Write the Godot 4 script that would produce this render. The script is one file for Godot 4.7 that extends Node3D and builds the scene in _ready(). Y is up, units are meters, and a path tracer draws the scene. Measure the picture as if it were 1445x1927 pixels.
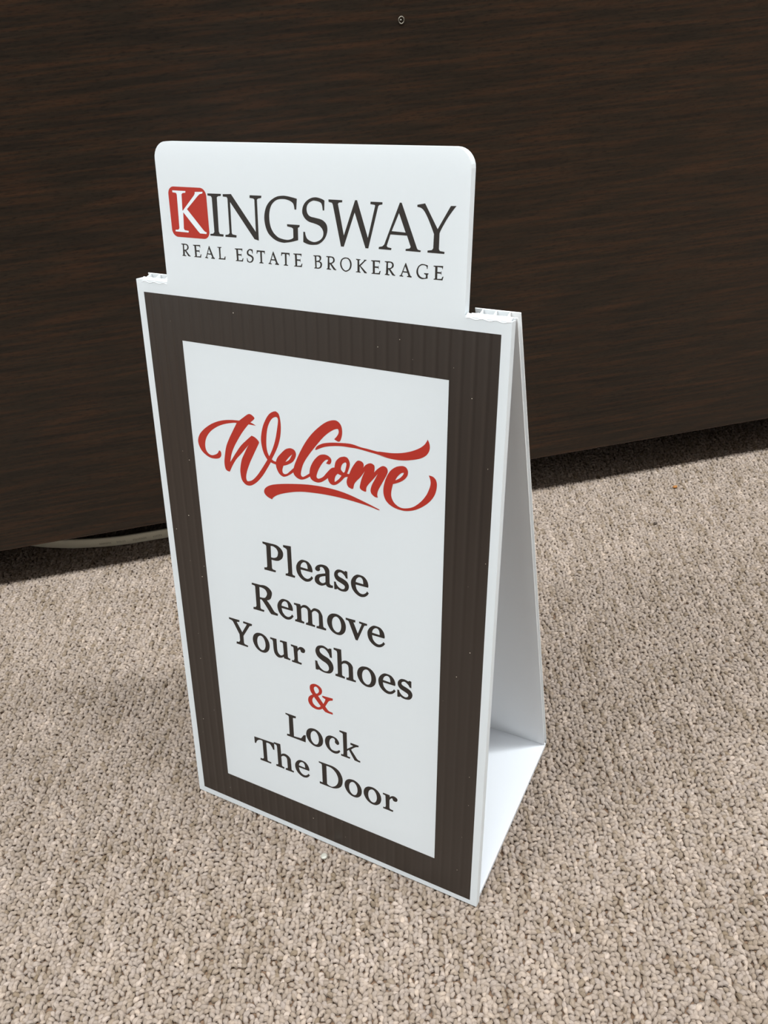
extends Node3D
# A folded corrugated-plastic table sign on loop-pile carpet in front of a dark wood desk panel.
# Room axes: the desk front lies along x, the viewer is towards +z, y is up. The carpet's pile tops out at y = 0.

const CAMERA_AT := Vector3(0.01525, 0.44554, 0.30776)
const DESK_Z := -0.3063        # face of the desk's front panel
const DESK_GAP := 0.0445       # clearance under it
const FLOOR_Y := -0.0036       # carpet backing
const SHEET := 0.00423         # thickness of the corrugated sheet
const SKIN := 0.0004
const DEPTH := 0.12261         # foot of the sign, front to back
const PANEL_H := 0.3225        # fold height along the panel
const TAB_H := 0.3835          # top of the tab along the panel
const LEAN_SIN := 0.17706
const PITCH := 0.00573         # flute pitch

var M := {}

func _ready():
	# ---- camera, environment, lamps ----
	var cam := Camera3D.new()
	cam.name = "camera"
	cam.fov = 62.6477
	cam.near = 0.02
	cam.far = 40.0
	cam.transform = Transform3D(Basis(Vector3(0.97932, -0.08363, 0.18424), Vector3(0.17313, 0.81763, -0.5491), Vector3(-0.10472, 0.56964, 0.8152)).orthonormalized(), CAMERA_AT)
	add_child(cam)
	cam.current = true
	var we := WorldEnvironment.new()
	we.name = "world_environment"
	var env := Environment.new()
	env.background_mode = Environment.BG_COLOR
	env.background_color = Color(0.5, 0.52, 0.55)
	env.tonemap_mode = Environment.TONE_MAPPER_LINEAR
	env.tonemap_exposure = 1.11
	env.sdfgi_enabled = true
	env.ssao_enabled = true
	env.ssil_enabled = true
	we.environment = env
	add_child(we)
	# one row of long ceiling fittings runs parallel to the desk, a little in front of it
	var spots := {"above the left end of the desk": -1.8, "straight above the sign": -0.2, "above the right end of the desk": 1.4, "farthest right, past the desk": 3.0}
	for k in spots:
		ceiling_light(Vector3(spots[k], 2.5, 0.53), k, 5.6)
	make_materials()
	build_room()
	build_carpet()
	build_desk()
	build_sign()
	build_small_things()

# ---------------------------------------------------------------- helpers

func numbered(called: String, parent: Node) -> String:
	if not parent.has_node(called):
		return called
	var i := 1
	while parent.has_node("%s_%03d" % [called, i]):
		i += 1
	return "%s_%03d" % [called, i]

func begin() -> SurfaceTool:
	var st := SurfaceTool.new()
	st.begin(Mesh.PRIMITIVE_TRIANGLES)
	return st

func obj(called: String, st: SurfaceTool, mat: Material, parent: Node = self) -> MeshInstance3D:
	var o := MeshInstance3D.new()
	o.name = numbered(called, parent)
	o.mesh = st.commit()
	o.material_override = mat
	o.cast_shadow = GeometryInstance3D.SHADOW_CASTING_SETTING_ON
	parent.add_child(o, true)
	return o

func thing(called: String, label: String, category: String, at := Vector3.ZERO, turn := 0.0) -> Node3D:
	var o := Node3D.new()
	o.name = numbered(called, self)
	add_child(o, true)
	o.position = at
	o.rotation.y = turn
	o.set_meta("label", label)
	o.set_meta("category", category)
	return o

func tag(o: Node, label: String, category: String):
	o.set_meta("label", label)
	o.set_meta("category", category)

func struct(called: String, st: SurfaceTool, mat: Material, label: String) -> MeshInstance3D:
	var o := obj(called, st, mat)
	o.set_meta("kind", "structure")
	o.set_meta("label", label)
	return o

# a triangle turned so that it faces n, with its own normals and texture coordinates
func tri(st: SurfaceTool, p: Array, n: Array, uv: Array):
	var order := [0, 1, 2]
	if (p[1] - p[0]).cross(p[2] - p[0]).dot(n[0] + n[1] + n[2]) > 0.0:
		order = [0, 2, 1]
	for i in order:
		st.set_normal(n[i])
		st.set_uv(uv[i])
		st.add_vertex(p[i])

func face(st: SurfaceTool, a: Vector3, b: Vector3, c: Vector3, n: Vector3, ua := Vector2.ZERO, ub := Vector2.ZERO, uc := Vector2.ZERO):
	tri(st, [a, b, c], [n, n, n], [ua, ub, uc])

func quad(st: SurfaceTool, a: Vector3, b: Vector3, c: Vector3, d: Vector3, n: Vector3):
	face(st, a, b, c, n)
	face(st, a, c, d, n)

# a box with chamfered edges
func box(st: SurfaceTool, lo: Vector3, hi: Vector3, ch := 0.0):
	var c := (lo + hi) * 0.5
	var h := (hi - lo) * 0.5
	ch = minf(ch, minf(h.x, minf(h.y, h.z)) * 0.9)
	for ax in 3:
		var u := (ax + 1) % 3
		var v := (ax + 2) % 3
		for s in [-1.0, 1.0]:
			var q := []
			for k in [[-1, -1], [1, -1], [1, 1], [-1, 1]]:
				var p := Vector3.ZERO
				p[ax] = s * h[ax]
				p[u] = k[0] * (h[u] - ch)
				p[v] = k[1] * (h[v] - ch)
				q.append(c + p)
			var n := Vector3.ZERO
			n[ax] = s
			quad(st, q[0], q[1], q[2], q[3], n)
			if ch <= 0.0:
				continue
			for t in [-1.0, 1.0]:      # edge between faces ax and u
				var e := []
				for k in [-1.0, 1.0]:
					var p := Vector3.ZERO
					p[ax] = s * h[ax]
					p[u] = t * (h[u] - ch)
					p[v] = k * (h[v] - ch)
					var r := p
					r[ax] = s * (h[ax] - ch)
					r[u] = t * h[u]
					e.append(c + p)
					e.append(c + r)
				var m := Vector3.ZERO
				m[ax] = s
				m[u] = t
				quad(st, e[0], e[1], e[3], e[2], m.normalized())
	if ch > 0.0:
		for sx in [-1.0, 1.0]:
			for sy in [-1.0, 1.0]:
				for sz in [-1.0, 1.0]:
					var sg := Vector3(sx, sy, sz)
					face(st, c + sg * Vector3(h.x, h.y - ch, h.z - ch), c + sg * Vector3(h.x - ch, h.y, h.z - ch), c + sg * Vector3(h.x - ch, h.y - ch, h.z), sg.normalized())

# a flat outline pushed from w0 to w1 along z, with a small chamfer on the front rim
func prism(st: SurfaceTool, poly: PackedVector2Array, w0: float, w1: float, caps := true):
	var idx := filled(poly)
	if caps:
		for i in range(0, idx.size(), 3):
			for w in [w0, w1]:
				var n := Vector3(0, 0, 1 if w == w1 else -1)
				var p := [poly[idx[i]], poly[idx[i + 1]], poly[idx[i + 2]]]
				face(st, Vector3(p[0].x, p[0].y, w), Vector3(p[1].x, p[1].y, w), Vector3(p[2].x, p[2].y, w), n, flute_uv(p[0]), flute_uv(p[1]), flute_uv(p[2]))
	var turn := 1.0 if not Geometry2D.is_polygon_clockwise(poly) else -1.0
	for i in poly.size():
		var a := poly[i]
		var b := poly[(i + 1) % poly.size()]
		if a.distance_to(b) < 1e-7:
			continue
		var d := (b - a).normalized() * turn
		quad(st, Vector3(a.x, a.y, w0), Vector3(b.x, b.y, w0), Vector3(b.x, b.y, w1), Vector3(a.x, a.y, w1), Vector3(d.y, -d.x, 0))

# Geometry2D works with tolerances meant for far larger figures
func filled(poly: PackedVector2Array) -> PackedInt32Array:
	return Geometry2D.triangulate_polygon(Transform2D.IDENTITY.scaled(Vector2.ONE * 50000.0) * poly)

func flute_uv(p: Vector2) -> Vector2:
	return Vector2(p.x / PITCH, p.y / 0.2)

# ---------------------------------------------------------------- outlines of the print

# «x,y» in fiftieths of a millimetre; c marks a corner, other points are passed smoothly; / parts an outline from its holes
func outlines(code: String, at := Vector2.ZERO) -> Array:
	var all := []
	for part in code.split("/"):
		var p := PackedVector2Array()
		var corner := []
		for word in part.split(" ", false):
			corner.append(word.begins_with("c"))
			var xy := word.trim_prefix("c").split(",")
			p.append(Vector2(float(xy[0]), float(xy[1])) / 50000.0 + at)
		var out := PackedVector2Array()
		var n := p.size()
		for i in n:
			out.append(p[i])
			var j := (i + 1) % n
			if corner[i] and corner[j]:
				continue
			var a := p[(i - 1 + n) % n] if not corner[i] else p[i] * 2.0 - p[j]
			var b := p[(j + 1) % n] if not corner[j] else p[j] * 2.0 - p[i]
			if corner[i]:
				a = p[i] * 2.0 - p[j] + (b - p[j] - (p[j] - p[i])) * 0.5
			if corner[j]:
				b = p[j] * 2.0 - p[i] + (a - p[i] - (p[i] - p[j])) * 0.5
			for k in [0.2, 0.4, 0.6, 0.8]:
				out.append(p[i].cubic_interpolate(p[j], a, b, k))
		all.append(out)
	return all

# joins each hole to the outline by a slit, so that it can be cut into triangles
func slit(all: Array) -> PackedVector2Array:
	var outer: PackedVector2Array = all[0]
	if Geometry2D.is_polygon_clockwise(outer):
		outer.reverse()
	for h in range(1, all.size()):
		var hole: PackedVector2Array = all[h]
		if not Geometry2D.is_polygon_clockwise(hole):
			hole.reverse()
		var pairs := []
		for i in outer.size():
			for j in hole.size():
				pairs.append([outer[i].distance_squared_to(hole[j]), i, j])
		pairs.sort_custom(func(x, y): return x[0] < y[0])
		for q in pairs:
			var a := outer[q[1]]
			var b := hole[q[2]]
			var free := true
			for ring in [outer, hole]:
				for i in ring.size():
					var c: Vector2 = ring[i]
					var d: Vector2 = ring[(i + 1) % ring.size()]
					if c == a or d == a or c == b or d == b:
						continue
					if Geometry2D.segment_intersects_segment(a, b, c, d) != null:
						free = false
						break
				if not free:
					break
			if free:
				var joined := outer.slice(0, q[1] + 1)
				for k in hole.size() + 1:
					joined.append(hole[(q[2] + k) % hole.size()])
				joined.append_array(outer.slice(q[1]))
				outer = joined
				break
	return outer

func ink(st: SurfaceTool, all: Array, w: float):
	var big := []
	for p in all:
		big.append(Transform2D.IDENTITY.scaled(Vector2.ONE * 50000.0) * p)
	var poly := slit(big)
	var idx := Geometry2D.triangulate_polygon(poly)
	if idx.is_empty():
		printerr("an outline could not be filled: ", poly.size(), " points at ", poly[0])
	for i in range(0, idx.size(), 3):
		var p := [poly[idx[i]] / 50000.0, poly[idx[i + 1]] / 50000.0, poly[idx[i + 2]] / 50000.0]
		face(st, Vector3(p[0].x, p[0].y, w), Vector3(p[1].x, p[1].y, w), Vector3(p[2].x, p[2].y, w), Vector3.BACK, flute_uv(p[0]), flute_uv(p[1]), flute_uv(p[2]))

func rounded(lo: Vector2, hi: Vector2, r: float) -> PackedVector2Array:
	var out := PackedVector2Array()
	for k in 4:
		var c := Vector2(hi.x - r if k in [0, 3] else lo.x + r, hi.y - r if k < 2 else lo.y + r)
		for i in 9:
			out.append(c + Vector2.from_angle(PI / 2 * (k + i / 8.0)) * r)
	return out

# ---------------------------------------------------------------- materials

func plain(color: Color, rough: float, spec := 0.5) -> StandardMaterial3D:
	var m := StandardMaterial3D.new()
	m.albedo_color = color
	m.roughness = rough
	m.metallic_specular = spec
	return m

func c8(r: int, g: int, b: int) -> Color:
	return Color(r / 255.0, g / 255.0, b / 255.0)

func make_materials():
	# the flutes show through the printed skin as a shallow ripple
	var bump := Image.create(64, 8, false, Image.FORMAT_RGBA8)
	for x in 64:
		var v := 0.5 + 0.5 * cos(TAU * x / 64.0)
		v = pow(v, 3.0)
		for y in 8:
			bump.set_pixel(x, y, Color(v, v, v))
	bump.bump_map_to_normal_map(1.2)
	var ripple := ImageTexture.create_from_image(bump)
	for d in [["plastic", c8(227, 232, 237), 0.36], ["brown_ink", c8(44, 37, 33), 0.3], ["black_ink", c8(34, 28, 25), 0.5], ["red_ink", c8(163, 37, 23), 0.5], ["white_ink", c8(215, 221, 227), 0.36]]:
		var m := plain(d[1], d[2])
		m.normal_enabled = true
		m.normal_texture = ripple
		m.normal_scale = 1.6 if d[0] == "brown_ink" else 0.4
		if d[0] == "plastic":      # the white sheet lets a good part of the light through
			m.backlight_enabled = true
			m.backlight = Color(0.75, 0.75, 0.75)
		M[d[0]] = m
	M.raw_plastic = plain(c8(250, 252, 254), 0.35)
	M.raw_plastic.backlight_enabled = true
	M.raw_plastic.backlight = Color(0.5, 0.5, 0.5)
	M.wall = plain(c8(232, 231, 228), 0.9)
	M.ceiling = plain(c8(228, 228, 226), 0.95)
	M.backing = plain(c8(118, 94, 76), 1.0)
	M.wood = wood()
	M.edge_band = plain(c8(84, 64, 55), 0.4)
	M.cable = plain(c8(236, 229, 208), 0.5)
	M.cable_print = plain(c8(190, 182, 164), 0.6)
	M.metal = plain(c8(118, 113, 104), 0.45)
	M.metal.metallic = 0.9
	M.crumb = plain(c8(150, 96, 40), 0.7)
	M.grit = plain(c8(70, 58, 50), 0.7)
	M.bead = plain(c8(160, 156, 147), 0.2)
	M.mat = plain(c8(40, 38, 38), 0.95)
	M.flap = plain(c8(220, 222, 228), 0.4)
	M.flap.backlight_enabled = true
	M.flap.backlight = Color(0.5, 0.5, 0.5)
	M.crease = plain(c8(212, 217, 222), 0.4)
	M.dust = plain(c8(190, 180, 165), 0.9)
	M.grey_wall = plain(c8(206, 206, 204), 0.9)
	M.dark_wall = plain(c8(62, 50, 42), 0.7)
	var yarn := plain(Color.WHITE, 0.95, 0.2)
	yarn.vertex_color_use_as_albedo = true
	M.yarn = yarn

# dark stained veneer: long bands of tone, fine short pores, grain along x; covers 0.9 m by 0.75 m
func wood() -> StandardMaterial3D:
	var w := 2048
	var h := 1536
	var band := FastNoiseLite.new()
	band.seed = 11
	band.frequency = 1.0
	band.fractal_octaves = 3
	var pore := FastNoiseLite.new()
	pore.seed = 23
	pore.frequency = 1.0
	pore.fractal_octaves = 2
	var fleck := FastNoiseLite.new()
	fleck.seed = 37
	fleck.frequency = 1.0
	fleck.fractal_octaves = 1
	var data := PackedByteArray()
	data.resize(w * h * 3)
	var at := 0
	for y in h:
		for x in w:
			var yy := y + 5.0 * sin(x * 0.0021 + y * 0.0009)
			var b := band.get_noise_2d(x * 0.0022, yy * 0.045)
			var p := pore.get_noise_2d(x * 0.011, yy * 0.5)
			var q := pore.get_noise_2d(x * 0.05 + 300.0, yy * 0.6)
			var f := fleck.get_noise_2d(x * 0.006 + 90.0, yy * 0.16)
			var t := 1.0 + 0.20 * b + 0.13 * f + 0.18 * p
			if q < -0.2:
				t *= 1.0 + (q + 0.2) * 0.7
			var red := clampf(f * 1.1 + b * 0.5, -0.4, 0.8)
			data[at] = int(clampf(37.8 * t * (1.0 + 0.14 * red), 0, 255))
			data[at + 1] = int(clampf(27.8 * t, 0, 255))
			data[at + 2] = int(clampf(19.8 * t * (1.0 - 0.10 * red), 0, 255))
			at += 3
	var im := Image.create_from_data(w, h, false, Image.FORMAT_RGB8, data)
	var m := plain(Color.WHITE, 0.38, 0.4)
	m.albedo_texture = ImageTexture.create_from_image(im)
	return m

# ---------------------------------------------------------------- the room

func ceiling_light(at: Vector3, place: String, power: float):
	var t := thing("ceiling_light", "long white ceiling light fitting " + place, "ceiling light", at)
	t.set_meta("group", "row of ceiling lights")
	var f := begin()
	for s in [-1.0, 1.0]:
		box(f, Vector3(-0.62, -0.012, s * 0.16 - 0.01), Vector3(0.62, 0.0, s * 0.16 + 0.01), 0.002)
		box(f, Vector3(s * 0.61 - 0.01, -0.012, -0.15), Vector3(s * 0.61 + 0.01, 0.0, 0.15), 0.002)
	obj("frame", f, plain(c8(235, 235, 235), 0.5), t)
	var d := begin()
	box(d, Vector3(-0.6, -0.006, -0.15), Vector3(0.6, -0.001, 0.15))
	var glow := plain(c8(240, 240, 240), 0.6)
	glow.emission_enabled = true
	glow.emission = Color(0.98, 1.0, 1.0)
	glow.emission_energy_multiplier = 1.0
	obj("diffuser", d, glow, t)
	var l := AreaLight3D.new()
	l.name = "lamp"
	l.area_size = Vector2(1.2, 0.3)
	l.area_normalize_energy = true
	l.light_energy = power
	l.light_color = Color(0.975, 1.0, 1.0)
	l.area_range = 12.0
	l.area_attenuation = 2.0
	l.shadow_enabled = true
	l.rotation.x = -PI / 2
	l.position.y = -0.02
	t.add_child(l)

func build_room():
	var x0 := -2.8
	var x1 := 3.8
	var z0 := -1.9
	var z1 := 3.6
	var top := 2.5
	var st := begin()
	box(st, Vector3(x0, FLOOR_Y - 0.1, z0), Vector3(x1, FLOOR_Y, z1))
	struct("floor", st, M.backing, "beige carpet backing of the office floor")
	st = begin()
	box(st, Vector3(x0, top, z0), Vector3(x1, top + 0.1, z1))
	struct("ceiling", st, M.ceiling, "plain white office ceiling")
	var walls := {"back": [Vector3(x0, FLOOR_Y - 0.1, z0 - 0.1), Vector3(x1, top + 0.1, z0)], "front": [Vector3(x0, FLOOR_Y - 0.1, z1), Vector3(x1, top + 0.1, z1 + 0.1)],
		"left": [Vector3(x0 - 0.1, FLOOR_Y - 0.1, z0 - 0.1), Vector3(x0, top + 0.1, z1 + 0.1)], "right": [Vector3(x1, FLOOR_Y - 0.1, z0 - 0.1), Vector3(x1 + 0.1, top + 0.1, z1 + 0.1)]}
	for k in walls:
		st = begin()
		box(st, walls[k][0], walls[k][1])
		struct("wall_" + k, st, M.dark_wall if k == "front" else (M.grey_wall if k == "left" else M.wall), "dark brown panelled wall" if k == "front" else "plain off-white office wall")

# one loop of two-ply yarn standing in the backing
func yarn_loop(rng: RandomNumberGenerator) -> Mesh:
	var st := begin()
	var segs := 9
	var sides := 16
	var half := rng.randf_range(0.00105, 0.0014)
	var high := rng.randf_range(0.0021, 0.0026)
	var thick := rng.randf_range(0.0012, 0.00145)
	var sway := rng.randf_range(-0.5, 0.5) * 0.001
	var twist := rng.randf_range(3.0, 5.0)
	var phase := rng.randf() * TAU
	var rings := []
	for i in segs + 1:
		var t := PI * (0.02 + 0.96 * i / segs)
		var p := Vector3(-half * cos(t), high * sin(t) , sway * sin(2.0 * t))
		var along := Vector3(half * sin(t), high * cos(t), 2.0 * sway * cos(2.0 * t)).normalized()
		var side := along.cross(Vector3(0, 0, 1)).normalized()
		var bi := along.cross(side).normalized()
		var ring := []
		for k in sides:
			var a := TAU * k / sides
			# two plies wound about each other, and the fibres in them
			var r := thick * (1.0 + 0.13 * cos(2.0 * a + twist * t + phase) + 0.045 * cos(9.0 * a + twist * t)) * (0.78 + 0.22 * sin(t))
			var slope := thick * (-0.26 * sin(2.0 * a + twist * t + phase) - 0.405 * sin(9.0 * a + twist * t)) / r
			var out := side * cos(a) + bi * sin(a)
			var round_ := bi * cos(a) - side * sin(a)
			ring.append([p + out * r, (out - round_ * slope).normalized()])
		rings.append(ring)
	for i in segs:
		for k in sides:
			var q := [rings[i][k], rings[i][(k + 1) % sides], rings[i + 1][(k + 1) % sides], rings[i + 1][k]]
			for f in [[0, 1, 2], [0, 2, 3]]:
				tri(st, [q[f[0]][0], q[f[1]][0], q[f[2]][0]], [q[f[0]][1], q[f[1]][1], q[f[2]][1]], [Vector2.ZERO, Vector2.ZERO, Vector2.ZERO])
	return st.commit()

func build_carpet():
	var rng := RandomNumberGenerator.new()
	rng.seed = 4
	var tone := FastNoiseLite.new()
	tone.seed = 5
	tone.frequency = 1.0
	tone.fractal_octaves = 3
	var streak := FastNoiseLite.new()
	streak.seed = 8
	streak.frequency = 1.0
	streak.fractal_octaves = 2
	var row := Vector2(-0.2, 0.98).normalized()      # the rows run slightly askew to the desk
	var across := Vector2(row.y, -row.x)
	var step_across := 0.00262
	var step_along := 0.00252
	var kinds := 4
	var where := []
	var tint := []
	for k in kinds:
		where.append([])
		tint.append([])
	var ia := int(1.25 / step_across)
	var il := int(1.1 / step_along)
	for i in range(-ia, ia):
		var offset := rng.randf() * step_along
		for j in range(-il, il):
			var p: Vector2 = across * (i * step_across) + row * (j * step_along + offset)
			p += Vector2(rng.randf_range(-1, 1), rng.randf_range(-1, 1)) * 0.0007
			if p.x < -0.75 or p.x > 1.0 or p.y < -0.46 or p.y > 0.36:
				continue
			var u := p.dot(across)
			var v := p.dot(row)
			var long := streak.get_noise_2d(u * 210.0, v * 22.0)
			var wide := tone.get_noise_2d(u * 24.0, v * 13.0)
			var lum := 1.0 + 0.20 * long + 0.10 * wide + rng.randf_range(-0.13, 0.13)
			if long > 0.30 and rng.randf() < 0.35:
				lum += 0.22
			elif long < -0.32 and rng.randf() < 0.5:
				lum -= 0.16
			var warm := rng.randf_range(-0.025, 0.025) + 0.28 * maxf(0.0, 1.0 - lum)
			tint[(i * 7 + j * 13) & 3].append(Color(0.272 * lum * (1.0 + warm * 0.6), 0.218 * lum, 0.184 * lum * (1.0 - warm * 1.3)))
			var b := Basis(Vector3.UP, rng.randf() * TAU)
			b = Basis(Vector3(rng.randf_range(-1, 1), 0, rng.randf_range(-1, 1)).normalized(), rng.randf_range(0.0, 0.45)) * b
			b = b.scaled(Vector3.ONE * rng.randf_range(0.78, 1.04))
			where[(i * 7 + j * 13) & 3].append(Transform3D(b, Vector3(p.x, FLOOR_Y + rng.randf_range(-0.0004, 0.0), p.y)))
	var pile := Node3D.new()
	pile.name = "carpet_pile"
	add_child(pile)
	pile.set_meta("kind", "stuff")
	tag(pile, "beige and taupe looped carpet pile with pale streaks under the sign", "carpet")
	for k in kinds:
		var mm := MultiMesh.new()
		mm.transform_format = MultiMesh.TRANSFORM_3D
		mm.use_colors = true
		mm.mesh = yarn_loop(rng)
		mm.instance_count = where[k].size()
		for i in where[k].size():
			mm.set_instance_transform(i, where[k][i])
			mm.set_instance_color(i, tint[k][i])
		var o := MultiMeshInstance3D.new()
		o.name = numbered("yarn_loops", pile)
		o.multimesh = mm
		o.material_override = M.yarn
		o.set_meta("kind", "stuff")
		pile.add_child(o, true)

# ---------------------------------------------------------------- the desk

func build_desk():
	var t := thing("desk", "dark brown wood-grain desk front standing clear of the carpet behind the sign", "desk", Vector3(0, FLOOR_Y, DESK_Z))
	var lo := DESK_GAP - FLOOR_Y
	var st := begin()
	var x0 := -1.12
	var x1 := 1.25
	# the face carries the veneer; a narrow chamfer leads down to the banded lower edge
	var y0 := lo + 0.0012
	var y1 := 0.72
	var a := Vector3(x0, y0, 0)
	var b := Vector3(x1, y0, 0)
	var c := Vector3(x1, y1, 0)
	var d := Vector3(x0, y1, 0)
	var uv := func(p: Vector3) -> Vector2: return Vector2((p.x + 0.32) / 0.9, 1.0 - p.y / 0.75)
	face(st, a, b, c, Vector3.BACK, uv.call(a), uv.call(b), uv.call(c))
	face(st, a, c, d, Vector3.BACK, uv.call(a), uv.call(c), uv.call(d))
	box(st, Vector3(x0, lo + 0.001, -0.018), Vector3(x1, y1, -0.0004))
	obj("front_panel", st, M.wood, t)
	st = begin()
	quad(st, Vector3(x0, y0, 0), Vector3(x1, y0, 0), Vector3(x1, lo, -0.0012), Vector3(x0, lo, -0.0012), Vector3(0, -1, 1).normalized())
	quad(st, Vector3(x0, lo, -0.0012), Vector3(x1, lo, -0.0012), Vector3(x1, lo, -0.018), Vector3(x0, lo, -0.018), Vector3.DOWN)
	var band := obj("edge_band", st, M.edge_band, t)
	band.set_meta("label", "paler lower edge of the panel")
	st = begin()
	box(st, Vector3(x0 - 0.02, y1, -0.62), Vector3(x1 + 0.02, y1 + 0.025, 0.012), 0.002)
	obj("desktop", st, M.edge_band, t)
	st = begin()
	box(st, Vector3(x0, 0.0, -0.6), Vector3(x1, y1, -0.585))
	obj("back_board", st, M.edge_band, t)
	for s in [x0 - 0.018, x1]:
		st = begin()
		box(st, Vector3(s, 0.0, -0.6), Vector3(s + 0.018, y1, 0.0), 0.001)
		obj("side_panel", st, M.edge_band, t)
	# small metal eyelet set in the veneer near the top of the picture
	st = begin()
	ring(st, Vector3(0.1378, 0.3949 - FLOOR_Y, 0.0002), 0.0019, 0.00042)
	var e := obj("eyelet", st, M.metal, t)
	e.set_meta("label", "small pale metal eyelet in the dark wood")
	st = begin()
	blob(st, Vector3(0.1375, 0.3951 - FLOOR_Y, 0.0002), Vector3(0.0005, 0.0005, 0.0004), 0.0, 1)
	obj("pin", st, M.bead, e)

func ring(st: SurfaceTool, at: Vector3, R: float, r: float):
	for i in 20:
		for k in 8:
			var p := []
			var n := []
			for q in [[0, 0], [1, 0], [1, 1], [0, 1]]:
				var a: float = TAU * (i + q[0]) / 20.0
				var b: float = TAU * (k + q[1]) / 8.0
				var out := Vector3(cos(a) * 0.92, sin(a) * 1.05, 0)
				n.append(out * cos(b) + Vector3(0, 0, sin(b)))
				p.append(at + out * R + n[-1] * r)
			for f in [[0, 1, 2], [0, 2, 3]]:
				tri(st, [p[f[0]], p[f[1]], p[f[2]]], [n[f[0]], n[f[1]], n[f[2]]], [Vector2.ZERO, Vector2.ZERO, Vector2.ZERO])

# a lumpy ball
func blob(st: SurfaceTool, at: Vector3, size: Vector3, lump: float, sd: int):
	var noise := FastNoiseLite.new()
	noise.seed = sd
	noise.frequency = 1.3
	for i in 8:
		for k in 14:
			var p := []
			var n := []
			for q in [[0, 0], [1, 0], [1, 1], [0, 1]]:
				var a: float = PI * (i + q[0]) / 8.0
				var b: float = TAU * ((k + q[1]) % 14) / 14.0
				var d := Vector3(sin(a) * cos(b), cos(a), sin(a) * sin(b))
				n.append((d / size).normalized())
				p.append(at + d * size * (1.0 + lump * noise.get_noise_3dv(d)))
			for f in [[0, 1, 2], [0, 2, 3]]:
				if p[f[0]].distance_to(p[f[1]]) > 1e-7 and p[f[1]].distance_to(p[f[2]]) > 1e-7 and p[f[0]].distance_to(p[f[2]]) > 1e-7:
					tri(st, [p[f[0]], p[f[1]], p[f[2]]], [n[f[0]], n[f[1]], n[f[2]]], [Vector2.ZERO, Vector2.ZERO, Vector2.ZERO])

# ---------------------------------------------------------------- the sign

func build_sign():
	var lean := asin(LEAN_SIN)
	var t := thing("table_sign", "white folded corrugated plastic tent sign with brown border on the carpet", "sign", Vector3.ZERO, deg_to_rad(-38.026))
	# front panel with its tab
	var out := PackedVector2Array([Vector2(-0.09536, 0.0), Vector2(0.0962, 0.0002), Vector2(0.09487, 0.3221), Vector2(0.0752, 0.3224)])
	var r := 0.0072
	for i in 9:
		out.append(Vector2(0.0755 - r, TAB_H - r) + Vector2.from_angle(PI / 2 * i / 8.0) * r)
	for i in 9:
		out.append(Vector2(-0.0748 + r, TAB_H - 0.0003 - r) + Vector2.from_angle(PI / 2 * (1.0 + i / 8.0)) * r)
	out.append(Vector2(-0.0753, 0.3226))
	out.append(Vector2(-0.09465, 0.3226))
	var st := begin()
	prism(st, out, -SHEET, 0.0)
	var front := obj("front_panel", st, M.plastic, t)
	front.rotation.x = -lean
	front.set_meta("label", "printed front panel with rounded tab on top")
	# creased white ridge along each shoulder, where the sheet folds over to the back
	for s in [[-0.0912, -0.0757], [0.0757, 0.0945]]:
		st = begin()
		crease(st, s[0], s[1])
		var cr := obj("fold_crease", st, M.crease, front)
		cr.set_meta("label", "creased white fold on the shoulder")
	print_front(front)
	# back panel: the notch is where the tab was cut out of it
	var back := Node3D.new()
	back.name = "back_panel"
	t.add_child(back)
	back.position = Vector3(0, 0, -DEPTH)
	back.rotation.x = lean
	var hb := 0.3228
	var w := 0.0955
	var shape := PackedVector2Array([Vector2(-w, 0), Vector2(w, 0), Vector2(w, hb), Vector2(0.0763, hb), Vector2(0.0763, hb - 0.0611), Vector2(-0.0763, hb - 0.0611), Vector2(-0.0763, hb), Vector2(-w + 0.0015, hb)])
	st = begin()
	prism(st, shape, 0.0, SKIN)
	obj("outer_skin", st, M.raw_plastic, back)
	st = begin()
	prism(st, shape, SHEET - SKIN, SHEET)
	obj("inner_skin", st, M.raw_plastic, back)
	for k in 33:
		var x := 0.0913 - k * PITCH
		if x < -w:
			break
		var top := hb if absf(x) > 0.0763 else hb - 0.0611
		st = begin()
		box(st, Vector3(x - 0.00016, 0.0, SKIN), Vector3(x + 0.00016, top, SHEET - SKIN))
		obj("rib", st, M.raw_plastic, back)
	# foot: the flap that runs forward along the carpet to the front panel
	st = begin()
	var bx := 0.0957
	box(st, Vector3(-bx, 0.0002, -DEPTH + SHEET * 0.6), Vector3(bx, 0.0036, -SHEET - 0.0006), 0.0004)
	var foot := obj("foot_flap", st, M.flap, t)
	foot.set_meta("label", "white flap lying on the carpet between the panels")

func crease(st: SurfaceTool, x0: float, x1: float):
	var noise := FastNoiseLite.new()
	noise.seed = 3
	noise.frequency = 1.0
	var n := 26
	var m := 7
	var grid := []
	for i in n + 1:
		var x := lerpf(x0, x1, float(i) / n)
		var line := []
		for k in m + 1:
			var f := float(k) / m
			var bump := 0.5 + 0.5 * cos(TAU * (x - 0.0913) / PITCH)
			var y := 0.3222 + 0.0009 * sin(PI * (0.12 + 0.8 * f)) + 0.0005 * noise.get_noise_2d(x * 700.0, f * 3.0) + (0.0005 * bump if k > 0 else 0.0)
			if k == 0:
				y = 0.3220 - 0.0006 * bump
			line.append(Vector3(x, y, 0.00012 - f * (SHEET - 0.0003)))
		grid.append(line)
	for i in n:
		for k in m:
			var q := [grid[i][k], grid[i + 1][k], grid[i + 1][k + 1], grid[i][k + 1]]
			var nn: Vector3 = (q[2] - q[0]).cross(q[3] - q[1]).normalized()
			if nn.y < 0:
				nn = -nn
			quad(st, q[0], q[1], q[2], q[3], nn)

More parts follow.
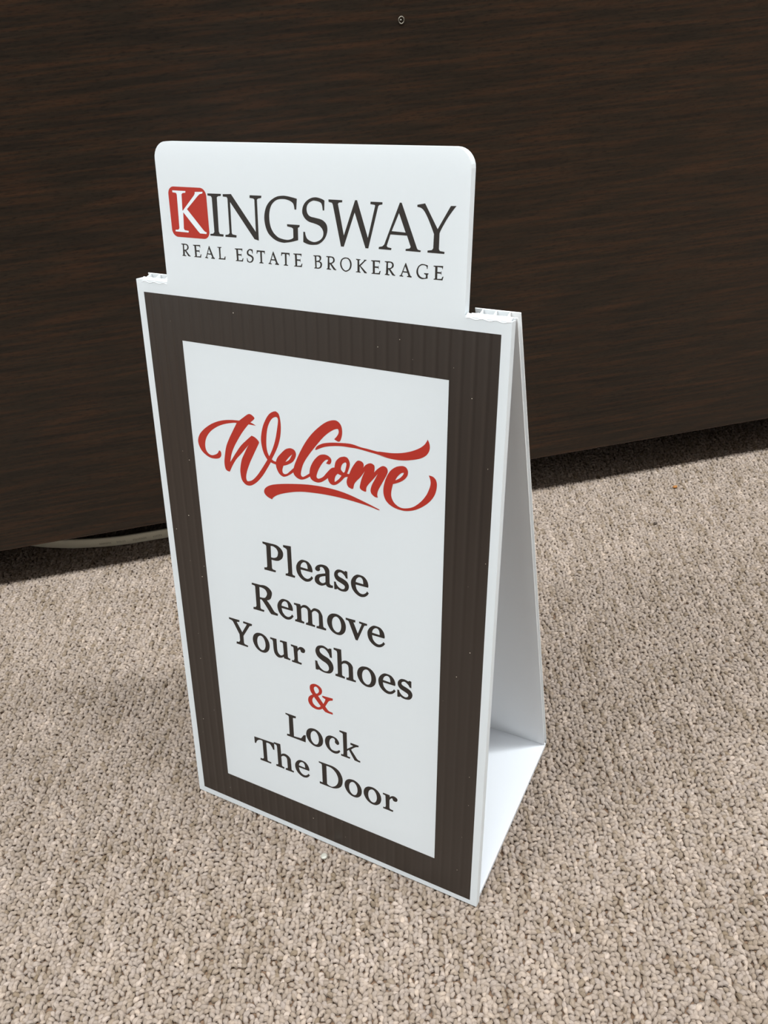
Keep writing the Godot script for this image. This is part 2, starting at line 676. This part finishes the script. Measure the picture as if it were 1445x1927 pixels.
func print_front(front: Node3D):
	var lift := 0.00003
	var st := begin()
	ink(st, [PackedVector2Array([Vector2(-0.09108, 0.00425), Vector2(0.0922, 0.00345), Vector2(0.09085, 0.31678), Vector2(-0.09075, 0.31683)]),
		PackedVector2Array([Vector2(-0.07039, 0.02406), Vector2(0.07022, 0.02388), Vector2(0.06938, 0.29555), Vector2(-0.07003, 0.2956)])], lift)
	var o := obj("printed_border", st, M.brown_ink, front)
	o.set_meta("label", "wide dark brown printed border")
	st = begin()
	var k_box := rounded(Vector2(-0.06915, 0.34358), Vector2(-0.04795, 0.36495), 0.0033)
	ink(st, [k_box], lift)
	o = obj("logo_square", st, M.red_ink, front)
	o.set_meta("label", "red rounded square behind a white K")
	for l in LINES:
		st = begin()
		for word in l[2].split(" "):
			var pair: PackedStringArray = word.split(":")
			ink(st, outlines(GLYPHS[pair[0]], Vector2(float(pair[1]), l[1]) / 1000.0), lift * (2.0 if l[0] == "k_on_logo" else 1.0))
		var mat: Material = M.black_ink
		if l[0] == "k_on_logo":
			mat = M.white_ink
		elif l[0] == "ampersand":
			mat = M.red_ink
		o = obj("lettering", st, mat, front)
		o.set_meta("label", WORDS[l[0]])
	st = begin()
	var level := 0
	for s in SCRIPT_STROKES:
		ink(st, outlines(s), lift + level * 0.000004)
		level += 1
	# a scatter of dust on the dark border
	var rng := RandomNumberGenerator.new()
	rng.seed = 12
	var dust := begin()
	for i in 70:
		var p := Vector2(rng.randf_range(-0.09, 0.09), rng.randf_range(0.005, 0.315))
		if absf(p.x) < 0.0712 and p.y > 0.0232 and p.y < 0.2965:
			continue
		blob(dust, Vector3(p.x, p.y, lift), Vector3(1, 1, 0.5) * rng.randf_range(0.00009, 0.00024), 0.6, i)
	var d := obj("dust", dust, M.dust, front)
	d.set_meta("kind", "stuff")
	d.set_meta("label", "pale dust specks on the dark border")
	o = obj("script_lettering", st, M.red_ink, front)
	o.set_meta("label", "red brush script reading Welcome with an underline swoosh")

const WORDS := {"k_on_logo": "white letter K on the red square", "name": "large dark capitals INGSWAY after the red square", "subtitle": "small dark capitals REAL ESTATE BROKERAGE",
	"please": "dark word Please", "remove": "dark word Remove", "your_shoes": "dark words Your Shoes", "ampersand": "red ampersand", "lock": "dark word Lock", "the_door": "dark words The Door"}

# ---------------------------------------------------------------- small things

func build_small_things():
	# dark entrance mat on which one stands to read the sign
	var mat := begin()
	box(mat, Vector3(-1.25, FLOOR_Y, 0.46), Vector3(0.2, 0.006, 1.7), 0.002)
	tag(obj("door_mat", mat, M.mat), "dark flat entrance mat on the carpet facing the sign", "mat")
	# flat cable standing on its edge in the gap under the desk
	var path := Curve3D.new()
	for p in [Vector3(-0.02, 0.0, -0.353), Vector3(-0.11, 0.0, -0.351), Vector3(-0.16, 0.0003, -0.3535), Vector3(-0.21, 0.0006, -0.3665), Vector3(-0.26, 0.001, -0.392), Vector3(-0.32, 0.001, -0.43)]:
		path.add_point(p)
	for i in range(1, path.point_count - 1):
		var d := (path.get_point_position(i + 1) - path.get_point_position(i - 1)) * 0.2
		path.set_point_in(i, -d)
		path.set_point_out(i, d)
	var t := thing("cable", "flat cream cable with faint print lying under the dark desk panel", "cable", path.get_point_position(1))
	var origin := path.get_point_position(1)
	var st := begin()
	var n := 60
	var rings := []
	for i in n + 1:
		var s := path.get_baked_length() * i / n
		var p := path.sample_baked(s, true) - origin
		var q := path.sample_baked(minf(s + 0.002, path.get_baked_length()), true) - path.sample_baked(maxf(s - 0.002, 0.0), true)
		var side := q.normalized().cross(Vector3.UP).normalized()
		var ring_ := []
		for k in 16:
			var a := TAU * k / 16.0
			var c := Vector2(cos(a), sin(a))
			var o := Vector2(signf(c.x) * pow(absf(c.x), 0.6) * 0.0021, signf(c.y) * pow(absf(c.y), 0.45) * 0.0047)
			ring_.append([p + side * o.x + Vector3.UP * (o.y + 0.0047), (side * c.x * 2.0 + Vector3.UP * c.y).normalized()])
		rings.append(ring_)
	for i in n:
		for k in 16:
			var q := [rings[i][k], rings[i][(k + 1) % 16], rings[i + 1][(k + 1) % 16], rings[i + 1][k]]
			for f in [[0, 1, 2], [0, 2, 3]]:
				tri(st, [q[f[0]][0], q[f[1]][0], q[f[2]][0]], [q[f[0]][1], q[f[1]][1], q[f[2]][1]], [Vector2.ZERO, Vector2.ZERO, Vector2.ZERO])
	obj("sheath", st, M.cable, t)
	var rng := RandomNumberGenerator.new()
	rng.seed = 6
	st = begin()
	for word in [[0.0, 0.008], [0.014, 0.012], [0.033, 0.008], [0.046, 0.010]]:
		var x: float = 0.002 - word[0]
		var stop: float = x - word[1]
		while x > stop:
			var z := 0.0021 + 0.0002 - 0.000 * x
			var y := 0.0036
			var s := path.get_closest_offset(origin + Vector3(x, 0, 0))
			var p := path.sample_baked(s, true) - origin
			box(st, Vector3(x - 0.0003, p.y + y, p.z + 0.0019), Vector3(x + 0.0003, p.y + y + rng.randf_range(0.0014, 0.0022), p.z + 0.00235))
			x -= 0.0014
	obj("print", st, M.cable_print, t)
	var specks := [["bead", "small clear round plastic bead on the carpet before the sign", "bead", Vector3(-0.0025, 0.0004, 0.0086), Vector3(0.0021, 0.0011, 0.0021), 0.0, M.bead],
		["crumb", "tiny orange-brown crumb on the carpet near the desk shadow", "crumb", Vector3(0.363, 0.0006, -0.2875), Vector3(0.0022, 0.0012, 0.0016), 0.5, M.crumb],
		["grit", "tiny dark speck of grit on the carpet right of the sign", "grit", Vector3(0.3218, 0.0005, -0.2409), Vector3(0.0016, 0.001, 0.0013), 0.5, M.grit]]
	for s in specks:
		st = begin()
		blob(st, Vector3.ZERO, s[4], s[5], 9)
		var o := obj(s[0], st, s[6])
		o.position = s[3]
		tag(o, s[1], s[2])

# ---------------------------------------------------------------- lettering

const GLYPHS := {
	"logo_k": "c24,868 c397,866 c386,833 c304,821 c276,794 c259,463 c267,452 c627,790 c650,827 c654,859 c871,870 c857,836 c782,819 c722,776 c391,491 c791,79 c836,40 c889,24 c873,-8 c701,-6 c661,25 c275,420 c248,76 c269,39 c384,27 c370,-7 c0,-3 c7,32 c85,38 c121,69 c143,779 c124,820 c24,828",
	"big_i": "c16,876 c383,881 c376,839 c298,830 c265,803 c243,100 c267,50 c369,43 c358,-3 c0,-3 c4,34 c85,44 c120,83 c126,788 c106,824 c15,833",
	"big_n": "c17,877 c238,888 c826,149 c840,801 c814,822 c718,831 c725,885 c1028,887 c1019,842 c939,827 c908,804 c891,-27 c779,-4 c199,724 c183,93 c198,61 c307,47 c299,-2 c0,-3 c7,38 c90,52 c123,85 c135,793 c115,823 c15,829",
	"big_g": "c841,864 740,885 579,908 469,908 330,881 169,792 59,665 0,485 9,308 66,159 172,57 303,-7 448,-29 521,-23 667,3 c829,46 c835,292 c877,317 c882,352 c566,352 c569,308 c678,292 c715,268 c711,91 665,61 558,36 414,50 310,84 203,176 144,298 126,439 142,581 196,706 280,788 371,831 471,844 574,840 681,810 749,757 c770,650 c814,653",
	"big_s": "c550,859 467,893 342,913 225,891 116,831 37,743 5,647 12,569 67,486 161,430 288,403 404,366 476,301 499,224 475,144 403,78 288,36 186,47 102,90 67,154 c54,223 c11,225 c0,17 75,-9 161,-26 264,-23 368,-3 477,65 555,158 597,273 590,376 545,442 462,489 315,516 198,536 136,584 113,660 128,738 179,800 265,842 329,845 423,828 479,788 c501,666 c537,668",
	"big_w": "c0,886 c324,885 c321,844 c246,836 c222,810 c343,210 c618,898 c664,900 c900,197 c1070,816 c1055,831 c962,839 c969,885 c1234,887 c1232,845 c1164,832 c1139,807 c908,-7 c842,-7 c604,665 c337,-11 c269,-11 c100,792 c81,824 c3,838",
	"big_a": "c470,897 c511,896 c854,66 c874,44 c936,34 c929,3 c602,4 c605,40 c690,55 c714,86 c632,293 c267,294 c184,69 c205,46 c292,34 c282,-3 c0,-2 c7,39 c85,56 c128,95/c454,702 c600,350 c295,359",
	"big_y": "c0,875 79,890 c165,907 c439,454 c700,885 c815,890 739,797 629,646 518,458 c481,376 c477,86 c498,53 c597,42 c592,3 c232,5 c235,44 c324,58 c354,90 c363,357 c342,408 237,625 155,758 87,817 c1,835",
	"cap_r": "c5,273 c77,276 169,267 205,222 195,168 c130,125 c219,25 c242,18 c230,0 c172,9 c86,121 c74,29 c115,17 c102,0 c0,5 c4,18 c28,30 c41,249 c1,257/c76,246 134,250 167,219 154,170 119,148 c75,145",
	"cap_e": "c0,268 c207,276 c197,207 c179,245 c86,248 c86,155 c159,155 c172,181 c174,97 c157,126 c85,125 c85,22 c176,29 c196,70 c218,76 c199,1 c5,1 c10,16 c37,23 c37,245 c1,252",
	"cap_a": "c135,271 c149,272 c247,35 c278,19 c270,-2 c171,3 c173,19 c201,31 c178,84 c80,86 c58,24 c90,17 c83,-1 c0,4 c2,17 c34,32/c130,205 c169,109 c89,110",
	"cap_l": "c0,267 c117,271 c111,257 c83,245 c74,29 c166,30 c187,68 c211,80 c197,4 c11,3 c16,21 c38,31 c40,247 c1,255",
	"cap_s": "c173,273 94,282 27,242 9,191 31,147 99,122 135,99 139,69 117,32 71,13 34,31 c17,85 c0,84 c3,13 62,-8 134,8 176,56 181,107 146,145 78,170 52,194 64,235 98,257 141,240 c153,191 c169,192",
	"cap_t": "c8,269 c221,270 c217,200 c203,204 195,233 c141,239 c134,26 c170,14 c166,1 c52,0 c57,12 c91,28 c96,241 c37,237 24,221 c16,196 c0,197",
	"cap_b": "c0,266 c88,270 170,269 194,232 181,183 c148,156 194,135 210,93 190,37 136,4 c77,0 c12,1 c16,14 c40,23 c34,245 c3,252/c73,247 128,247 154,215 137,175 c74,158/c73,133 130,135 166,109 162,60 131,28 c75,22",
	"cap_o": "140,280 213,266 263,213 276,137 242,49 139,-8 54,24 10,88 0,155 31,229 83,266/128,255 65,227 34,157 55,72 105,23 151,20 209,56 239,135 223,210 185,250",
	"cap_k": "c10,269 c117,267 c111,253 c83,244 c85,151 c200,250 c189,265 c256,268 c250,251 c228,242 c115,139 c242,25 c261,13 c252,-2 c202,0 c92,128 c90,23 c116,15 c109,0 c0,3 c4,16 c38,23 c44,241 c12,252",
	"cap_g": "c245,263 172,277 105,277 38,233 0,155 1,86 42,19 110,-10 167,-5 c245,11 c243,81 c263,97 c259,112 c164,109 c167,91 c204,77 c205,28 166,15 98,29 47,79 34,148 55,214 105,253 161,259 212,241 c224,193 c239,194",
	"P": "c0,824 c269,826 444,819 573,743 626,629 598,494 510,401 413,359 c251,353 c251,99 c276,73 c368,61 c354,5 c1,-2 c6,67 c77,79 c100,118 c111,717 c86,749 c2,767/c252,750 332,759 423,712 465,627 452,534 420,474 336,427 c244,423",
	"l": "c0,878 c240,896 c240,97 c259,70 c323,61 c309,-1 c25,1 c36,62 c91,70 c114,116 c112,744 101,779 62,801 c3,815",
	"e": "c478,301 488,370 454,488 367,579 250,599 158,582 61,493 0,356 12,204 72,91 168,14 273,-16 380,13 455,79 c498,148 c447,193 412,132 330,77 238,91 163,167 140,239 c132,298/c133,372 158,461 221,528 286,533 330,480 c346,364",
	"a": "c536,88 490,82 453,103 c441,145 c445,437 435,523 374,594 272,612 169,593 76,535 27,453 44,400 102,384 155,411 176,461 165,495 198,530 256,526 305,463 c321,379 236,350 105,296 30,225 0,127 23,43 105,-5 210,-6 c329,56 353,18 417,-3 c533,13/c322,303 c318,130 252,80 187,81 137,138 153,213 220,263",
	"s": "c334,607 c392,597 c396,395 c344,400 308,465 234,520 184,526 133,493 119,445 155,399 280,357 379,303 427,209 412,103 347,22 245,-7 157,0 c87,32 c67,4 c3,-5 c0,220 c55,220 72,161 134,89 222,56 286,81 312,139 288,183 201,222 88,267 27,339 10,423 32,504 97,577 186,601 261,590 c311,576",
	"R": "c16,820 c298,827 448,845 575,794 649,689 622,539 566,451 c472,400 570,285 660,150 706,100 c799,76 c789,4 c580,1 537,49 417,224 311,362 c248,365 c244,92 c272,68 c363,63 c350,2 c0,-4 c11,65 c79,77 c112,127 c116,729 c94,755 c8,763/c256,752 358,749 446,710 488,611 447,505 385,452 c248,440",
	"m": "c0,577 c194,587 c215,530 289,591 384,603 475,552 c520,494 602,581 680,596 772,577 831,501 c866,418 c875,110 c897,85 c966,67 c953,8 c662,2 c673,68 c728,74 c750,116 c749,383 737,473 661,513 598,494 c545,432 c546,101 c563,74 c629,71 c621,12 c339,6 c350,73 c398,79 c416,125 c419,426 394,497 317,521 252,494 c215,444 c214,111 c231,84 c298,76 c288,14 c3,12 c15,75 c55,79 c77,125 c74,481 55,515 c0,522",
	"o": "211,604 332,609 451,552 531,438 558,291 524,140 438,35 345,-7 222,-1 102,72 21,204 0,339 39,475 118,564/254,524 183,456 149,337 160,200 210,105 286,63 363,98 412,215 415,341 381,454 322,521",
	"v": "c1,586 c285,591 c276,522 c227,512 c345,217 c461,522 c387,538 c391,592 c620,582 c615,528 c549,511 c527,481 c337,-1 c277,0 c89,493 c67,517 c0,527",
	"Y": "c0,819 c361,824 c351,763 c259,739 c422,451 c599,757 c475,767 c487,831 c781,822 c770,761 c695,735 c451,334 c450,99 c478,68 c586,54 c572,0 c183,3 c196,76 c278,83 c318,145 c317,350 c127,718 c89,745 c0,761",
	"u": "c0,586 c208,591 c208,323 219,192 271,112 337,95 c418,161 c411,504 c385,533 c314,530 c322,589 c541,602 c548,107 c576,87 c628,76 c614,23 c419,26 c412,72 322,13 225,0 133,67 93,189 c84,475 c59,525 c1,525",
	"r": "c0,569 c211,568 c217,503 296,576 388,578 450,523 437,443 380,405 315,422 299,473 c282,486 243,455 c207,386 c205,98 c231,69 c325,62 c312,0 c5,2 c14,64 c71,63 c93,129 c80,459 67,502 c2,509",
	"S": "c455,824 c522,832 c530,542 c465,542 429,649 338,751 244,772 175,733 153,677 177,608 263,552 423,493 528,387 567,259 547,139 476,43 379,3 242,-2 c106,38 c78,18 c8,12 c0,302 c69,304 92,212 164,108 271,52 368,70 418,137 414,236 349,313 215,367 82,450 25,572 30,672 82,772 179,832 274,849 354,826 c420,792",
	"h": "c0,894 c230,907 c239,530 307,587 400,604 504,563 562,485 c569,404 c577,98 c593,75 c655,69 c649,10 c362,1 c368,74 c421,79 c442,122 c438,401 417,478 358,507 291,491 c237,438 c239,108 c257,85 c324,73 c317,10 c30,9 c36,80 c90,85 c108,126 c106,735 94,801 62,825 c2,833",
	"&": "c459,530 c796,554 c789,479 736,459 679,429 644,382 c548,198 595,137 658,82 c772,68 c782,6 647,-1 c533,8 c450,87 403,43 327,5 236,-7 121,21 33,103 0,205 18,317 80,401 c152,453 102,531 73,615 78,721 122,788 206,835 288,843 385,813 447,750 464,670 441,584 389,522 c330,475 c489,264 529,348 557,428 c549,446 c461,483/269,763 218,728 203,662 228,585 c263,528 317,556 357,623 359,684 325,740/c195,390 c399,151 339,94 273,86 208,115 152,173 135,255 155,332",
	"L": "c0,817 c355,817 c348,751 c248,723 c250,70 c489,91 c586,247 c655,264 c639,3 c6,5 c14,72 c101,85 c109,723 c81,754 c3,770",
	"c": "c494,144 420,44 304,-4 172,26 51,134 0,302 35,462 133,564 248,589 378,559 451,464 458,384 400,340 326,393 329,477 293,525 226,508 166,422 142,276 176,143 250,90 365,105 c458,179",
	"k": "c1,887 c233,897 c233,328 c428,505 c336,519 c343,588 c600,586 c594,526 520,502 436,436 c360,353 468,201 559,82 c642,65 c641,2 c465,11 392,127 c288,313 256,279 c231,248 c233,81 c251,68 c326,68 c315,7 c30,7 c39,74 c101,73 c112,136 c106,755 92,811 c0,835",
	"T": "c0,825 c707,854 c705,596 c655,592 617,676 560,753 484,771 c423,755 c425,94 c447,69 c558,65 c546,9 c159,2 c170,80 c258,83 c293,123 c292,768 218,779 135,738 83,675 c52,593 c4,585",
	"D": "c0,820 c347,827 520,815 671,729 762,552 776,385 733,212 633,91 495,17 357,0 c2,-2 c5,77 c104,76 c100,733 c72,764 c4,768/c251,754 421,740 553,635 625,471 620,294 538,136 418,49 320,50 c252,86",
}
const SCRIPT_STROKES := [
	"c-1503,12952 -1647,13006 -1827,13027 -1999,13001 -2185,12985 -2401,12949 -2623,12884 -2852,12777 -3075,12624 -3248,12454 -3332,12286 -3328,12144 -3248,11991 -3119,11895 -2985,11848 -2845,11850 -2717,11886 -2647,11959 -2637,12056 -2680,12101 c-2710,12078 -2774,11995 -2920,11930 -3029,11947 -3104,12029 -3123,12157 -3092,12304 -3013,12448 -2872,12600 -2666,12739 -2439,12841 -2192,12910 -2072,12928 -1899,12948 -1716,12950",
	"c-1978,13013 -1859,13106 -1720,13206 -1629,13215 -1538,13152 -1555,13100 -1659,13010 -1730,12942 -1920,12718 -2103,12457 -2230,12248 -2317,12056 c-2371,11851 -2175,12130 -2007,12347 -1833,12516 c-1657,12672 -1556,12645 -1471,12580 -1448,12539 -1465,12490 -1557,12325 -1664,12132 -1775,11924 -1875,11692 -1916,11529 -1897,11437 -1830,11438 -1718,11497 -1573,11645 -1410,11866 c-1234,12126 c-1141,12069 -1251,11897 -1398,11680 -1573,11479 -1744,11348 -1868,11310 -1974,11337 -2059,11440 -2084,11615 -2070,11761 -2009,11985 -1913,12167 -1818,12335 c-1736,12442 -1875,12290 -2023,12123 -2172,11966 -2304,11775 c-2412,11580 -2500,11593 -2548,11655 -2560,11809 -2527,11993 -2461,12241 -2357,12458 -2213,12702 c-2079,12923",
	"c-889,13409 -977,13391 -1096,13312 -1208,13162 -1313,12945 -1379,12676 -1376,12472 -1326,12276 -1234,12132 -1122,12072 c-989,12046 c-984,12122 -1078,12144 -1175,12235 -1228,12385 -1232,12589 -1192,12866 -1127,13054 -1028,13203 c-923,13269",
	"c-901,13407 -824,13356 -790,13220 -784,13024 -818,12785 -897,12547 -1001,12336 -1103,12157 c-1142,12063 c-1241,12119 -1175,12223 -1056,12451 -962,12704 -893,12983 -854,13188 -874,13261 c-936,13264",
	"-583,12543 -699,12488 -848,12342 -945,12221 -992,12086 -976,11950 -907,11825 -809,11769 -718,11787 -612,11849 c-493,11941 c-480,12058 -581,11959 -688,11863 -778,11850 -811,11925 c-771,12059 -660,12104 -516,12194 -436,12294 -392,12415 -423,12510 -496,12547/c-707,12169 -624,12281 c-504,12400 -533,12344 -602,12240",
	"c676,12993 760,13093 798,13174 794,13237 765,13256 659,13214 503,13102 356,12958 205,12779 52,12586 -92,12392 -199,12214 -257,12056 -282,11925 -241,11876 -178,11900 c-36,12003 c-28,11925 -130,11853 -245,11801 -345,11798 -443,11847 -495,11940 -467,12095 -395,12267 -283,12491 -122,12764 71,13017 296,13238 490,13382 655,13447 771,13445 861,13365 892,13244 883,13115 839,12989 780,12952",
	"c435,12353 491,12436 c486,12451 419,12428 319,12314 215,12137 159,11979 181,11921 243,11928 343,11993 444,12115 569,12251 c672,12293 c668,12193 563,12082 438,11956 301,11854 177,11812 55,11833 -17,11898 -36,12020 3,12186 102,12362 242,12510 376,12563 496,12552 577,12485 574,12396 524,12342",
	"c151,12643 203,12735 351,12827 531,12881 767,12923 1104,12957 1363,12924 1535,12915 1778,12897 1859,12906 2026,12916 2191,12931 2409,12977 2624,13053 2814,13154 2939,13259 2999,13351 c3019,13400 3063,13312 3076,13212 3047,13105 2976,13010 2840,12922 2627,12848 2410,12799 2192,12784 1993,12794 1859,12811 2019,12804 1656,12840 1288,12870 1108,12866 882,12857 647,12820 408,12755 c169,12635",
	"906,12607 803,12564 704,12456 669,12342 c661,12286 573,12191 491,12065 474,11964 523,11864 614,11836 719,11880 839,11989 931,12093 c1022,12123 c1055,12202 c995,12202 1038,12306 1073,12420 1068,12514 1020,12593 957,12613/c902,12207 846,12256 835,12314 876,12417 954,12474 984,12438 963,12327 935,12238/c747,12150 c845,12121 762,12010 c658,11922 658,12001 693,12093",
	"c1049,12194 1128,12371 1245,12547 1320,12588 1407,12567 1441,12503 c1420,12428 1506,12527 1617,12581 1703,12553 1721,12487 c1708,12373 1800,12479 1922,12570 2019,12556 2055,12471 2019,12358 1897,12122 1810,11949 1785,11835 c1803,11767 1722,11768 1635,11828 1611,11919 1650,12059 1725,12205 c1800,12356 1688,12209 1562,12053 1505,11957 c1498,11859 1460,11845 1372,11869 1329,11920 1349,12045 1402,12211 c1473,12368 1352,12189 1249,12073 1184,11975 c1156,11860 1105,11843 1016,11880 980,11969 995,12069",
	"2390,12663 2269,12619 2137,12513 2037,12353 1970,12166 1941,11996 1958,11845 2026,11715 2162,11623 2332,11582 2533,11588 2754,11665 2970,11812 3128,11976 3231,12159 3267,12358 3242,12490 3167,12558 c3065,12570 3105,12472 3113,12368 3079,12234 3008,12069 2881,11890 2709,11732 2532,11655 2376,11642 2241,11707 2162,11822 2144,11962 c2188,12184 2327,12250 2459,12341 2545,12455 2560,12564 2521,12641 2466,12667/c2244,12287 2304,12396 2391,12488 c2457,12512 2436,12454 2359,12364",
	"c-1166,11082 -1315,11131 -1396,11229 -1348,11354 -1164,11472 -859,11562 -438,11648 -3,11711 468,11732 928,11698 1379,11599 c1835,11472 1802,11453 1490,11504 925,11544 462,11544 -12,11510 -376,11456 -750,11343 -1005,11232 c-1151,11120",
]
const LINES := [
	["k_on_logo", 345.95, "logo_k:-67.16"],
	["name", 345.30, "big_i:-47.56 big_n:-39.32 big_g:-17.92 big_s:1.16 big_w:14.01 big_a:36.87 big_y:53.79"],
	["subtitle", 335.30, "cap_r:-64.69 cap_e:-57.94 cap_a:-51.67 cap_l:-44.29 cap_e:-34.73 cap_s:-28.54 cap_t:-23.13 cap_a:-17.22 cap_t:-10.39 cap_e:-4.08 cap_b:5.85 cap_r:12.14 cap_o:18.78 cap_k:26.21 cap_e:33.42 cap_r:39.62 cap_a:46.25 cap_g:53.88 cap_e:61.21"],
	["please", 179.70, "P:-31.28 l:-18.56 e:-11.20 a:-0.37 s:10.99 e:20.78"],
	["remove", 152.90, "R:-40.47 e:-24.45 m:-13.84 o:6.09 v:17.21 e:29.72"],
	["your_shoes", 126.00, "Y:-57.88 o:-42.56 u:-30.70 r:-17.38 S:-2.28 h:9.45 o:23.30 e:35.79 s:46.63"],
	["ampersand", 99.30, "&:-7.97"],
	["lock", 72.50, "L:-23.89 o:-10.51 c:1.83 k:11.43"],
	["the_door", 45.90, "T:-47.50 h:-33.55 e:-19.35 D:-2.91 o:13.79 o:26.07 r:38.22"],
]
